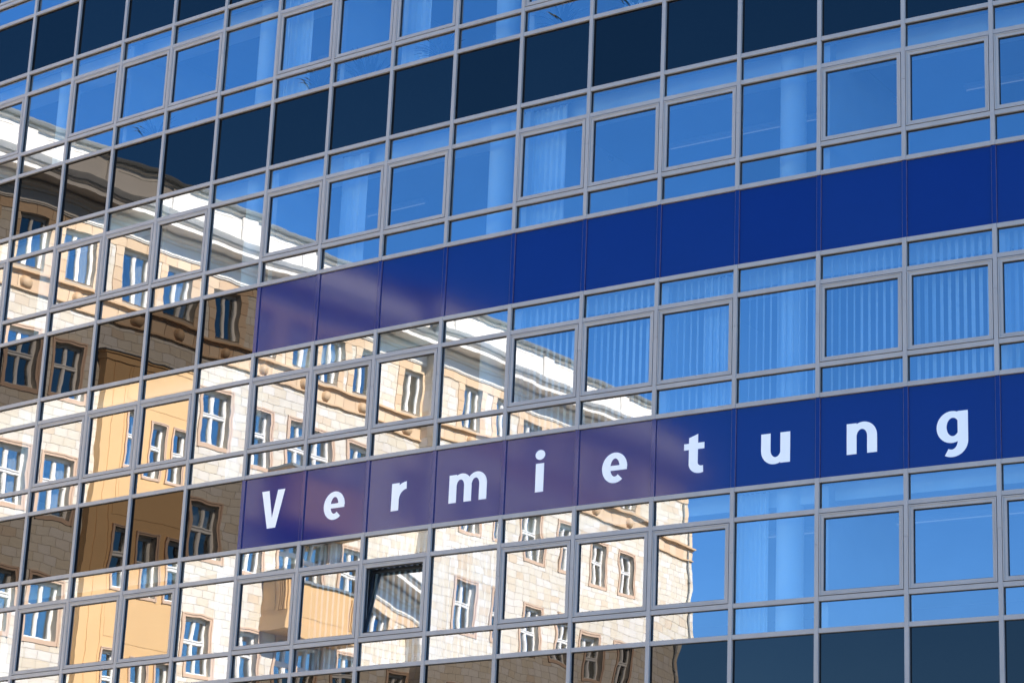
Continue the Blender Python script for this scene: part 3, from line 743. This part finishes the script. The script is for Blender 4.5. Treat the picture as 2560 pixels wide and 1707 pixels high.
# ------------------------------------------------------------------ things behind the glass
FN = {1: 'below the lettered band', 2: 'just above the lettered band', 3: 'above the upper blue band', 4: 'on the upper floor under the dark band', 5: 'on the topmost floor in view'}
def curtain_mesh(w, h, folds, depth, seed):
    r = random.Random(seed); b = MB(); n = folds * 8; pts = []
    ph = [r.uniform(0, 6.28) for _ in range(3)]
    for k in range(n + 1):
        u = k / n; x = u * w
        y = depth * (math.sin(2 * math.pi * folds * u + ph[0] + 1.2 * math.sin(5 * u + ph[1])) * .7 + .3 * math.sin(4.2 * math.pi * folds * u + ph[2]))
        pts.append((x, y))
    for p_, q in zip(pts, pts[1:]):
        b.quad([(p_[0] * 1.0, p_[1], 0), (q[0], q[1], 0), (q[0], q[1], h), (p_[0], p_[1], h)], 0, True)
    return b.mesh('fabric', 'curtain')
hc = OB + .40
# (column, floor, offset from the mullion in columns, width m, folds)
cur = [(4, 3, -.1, .82, 7, 'gathered white curtain in the window two bays right of the round column'),
       (7, 1, -.1, .50, 6, 'white curtain bunched beside the round column under the letter u'),
       (0, 4, -.1, .62, 4, 'wide white curtain behind the opening window under the top dark band'),
       (2, 4, -.12, .62, 3, 'white curtain behind the window next to the potted plants'),
       (5, 4, .25, .35, 3, 'narrow white curtain above the dark band, right of the potted plants'),
       (6, 2, .45, .45, 6, 'pale curtain beside the blinds at the third letter from the right'),
       (-1, 4, .82, .22, 3, 'slim white curtain beside the upper left fixed pane'),
       (1, 3, .05, .55, 2, 'smooth white curtain left of the round column')]
for i, (c, f, x, w, fo, lab) in enumerate(cur):
    q = inward(c, x * W + .05, .30, za(f) - .4)
    e = tag(empty('curtain', q, th(c)), lab, 'curtain', 'curtains behind the office glass')
    link('fabric', curtain_mesh(w, hc, fo, .035, i), e)
    b = MB(); b.box(-.02, w + .02, -.02, .02, hc + .001, hc + .03); link('rail', b.mesh('rail', 'alu'), e)
def blind(c, f, ang, n, lab, x0=.03, w=None):
    w = (w or W) - .06; q = inward(c, x0, .26, za(f) - .3); hgt = OB + .33
    e = tag(empty('vertical_blind', q, th(c)), lab, 'blind', 'vertical blinds behind the office glass')
    b = MB(); b.box(-.042, .042, -.0008, .0008, 0, hgt); me = b.mesh('slat', 'slat')
    r = random.Random(c * 7 + f)
    for k in range(n):
        o = link('slat', me, e, ((k + .5) * w / n, 0, 0)); o.rotation_euler = (0, 0, R(ang) + r.gauss(0, .05))
    b = MB(); b.box(0, w, -.03, .03, hgt + .002, hgt + .06); link('head_rail', b.mesh('head_rail', 'ceil_in'), e)
LET = 'Vermietung'
ORD = ['first', 'second', 'third', 'fourth', 'fifth', 'sixth', 'seventh', 'eighth', 'ninth', 'tenth']
for (c, ang) in ((4, -30), (5, -30), (6, -42), (7, -50), (8, -44), (9, -33), (10, -33)):
    blind(c, 2, ang, 11, ('white vertical blind in the bay above the %s letter of the band' % ORD[c]) if c < 10 else 'white vertical blind at the right edge above the lettered band')
for (c, ang) in ((1, -30), (2, -25), (3, -32)):
    blind(c, 1, ang, 11, 'white vertical blind in the bay below the %s letter of the band' % ORD[c])
# potted plants on the sill of the upper floor
def plant_meshes(kind, seed):
    r = random.Random(seed); b = MB()
    n = 40 if kind == 'palm' else 30 if kind == 'agave' else 11
    for k in range(n):
        az = r.uniform(0, 6.28); L = r.uniform(.5, .8) if kind != 'snake' else r.uniform(.35, .6); el = r.uniform(.5, 1.3) if kind == 'palm' else r.uniform(.6, 1.4) if kind == 'agave' else r.uniform(1.3, 1.55)
        wd = {'palm': .026, 'agave': .026, 'snake': .05}[kind]; p_ = Vector((0, 0, .16)); d = Vector((math.cos(az) * math.cos(el), math.sin(az) * math.cos(el), math.sin(el)))
        side = Vector((-math.sin(az), math.cos(az), 0)); prev = None; ns = 6
        for s_ in range(ns + 1):
            u = s_ / ns; ww = wd * (math.sin(math.pi * min(1, .12 + u * .88)) ** .7 + .05) if s_ < ns else .002
            a_, b_ = p_ - side * ww, p_ + side * ww
            if prev: b.quad([prev[0], prev[1], b_, a_], 0, True)
            prev = (a_, b_); p_ = p_ + d * (L / ns)
            if kind == 'palm': d = (d + Vector((0, 0, -.22))).normalized()
            elif kind == 'agave': d = (d + Vector((0, 0, -.06))).normalized()
        if kind == 'palm': pass
    pot = lathe([(.0, 0), (.07, 0), (.095, .17), (.10, .18), (.085, .18), (.08, .15), (0, .15)], 16)
    return b.mesh('leaves', 'leaf'), pot.mesh('pot', 'pot')
PL = {k: plant_meshes(k, i) for i, k in enumerate(('palm', 'agave', 'snake'))}
pls = [(-3, 4, .55, 'palm', .85, 'arching palm in a white pot behind the pane left of the upper fixed pane'),
       (0, 4, .6, 'palm', .85, 'arching palm in a white pot right of the upper fixed pane'),
       (1, 4, .4, 'agave', .95, 'tall spiky agave in a white pot on the sill under the top dark band'),
       (2, 4, .6, 'palm', .85, 'drooping palm in a white pot beside the white curtain on the upper floor'),
       (3, 4, .42, 'snake', .6, 'small upright plant in a white pot at the foot of the upper round column'),
       (3, 4, .93, 'snake', 1.2, 'upright broad-leaved plant in a white pot against the upper round column'),
       (4, 4, .4, 'palm', .85, 'arching palm in a white pot at the top edge beside the narrow curtain'),
       (5, 4, .45, 'palm', .85, 'bushy palm in a white pot at the top edge, rightmost of the plants'),
       (-2, 4, .35, 'snake', .5, 'tiny upright plant in a white pot on the upper left sill')]
for (c, f, x, kind, s_, lab) in pls:
    dp = {'palm': .40, 'agave': .6, 'snake': .36}[kind]
    q = inward(c, x * W - .77 * (dp - .3), dp, za(f) - .024)
    e = tag(empty('potted_plant', q, random.uniform(0, 6)), lab, 'plant', 'potted plants on the upper sill'); e.scale = (s_,) * 3
    link('leaves', PL[kind][0], e); link('pot', PL[kind][1], e)
# tube lamps under the ceilings
b = MB(); b.box(-.75, .75, -.06, .06, .0, .06); ME_LB = b.mesh('housing', 'ceil_in')
b = MB(); b.tube([(-.72, 0, -.03), (.72, 0, -.03)], .010, 8); ME_LT = b.mesh('tube', 'tube')
BAY = lambda c: ('under letter %d of the band' % (c + 1))
li = 0
names = {4: 'upper floor', 3: 'above the blank blue band', 1: 'below the lettering', 2: 'above the lettering'}
posn = {(-4, 4): 'far left bay', (-5, 4): 'leftmost bay', (-1, 4): 'bay with the slim curtain', (0, 3): 'bay above V', (3, 3): 'bay with the round column', (5, 3): 'right of the gathered curtain', (6, 3): 'left of the second round column', (7, 3): 'bay with the second round column', (9, 3): 'bay one from the right edge', (10, 3): 'rightmost bay', (8, 1): 'bay under n', (9, 1): 'bay under g', (6, 1): 'bay under t', (10, 1): 'bay at the right edge'}
for (c, f), where in posn.items():
    q = inward(c, W * .5, 2.6, za(f) + OB - .02)
    e = tag(empty('tube_lamp', q, th(c)), 'ceiling tube lamp, %s, %s' % (where, names[f]), 'lamp', 'tube lamps under the office ceilings')
    link('housing', ME_LB, e); link('tube', ME_LT, e)
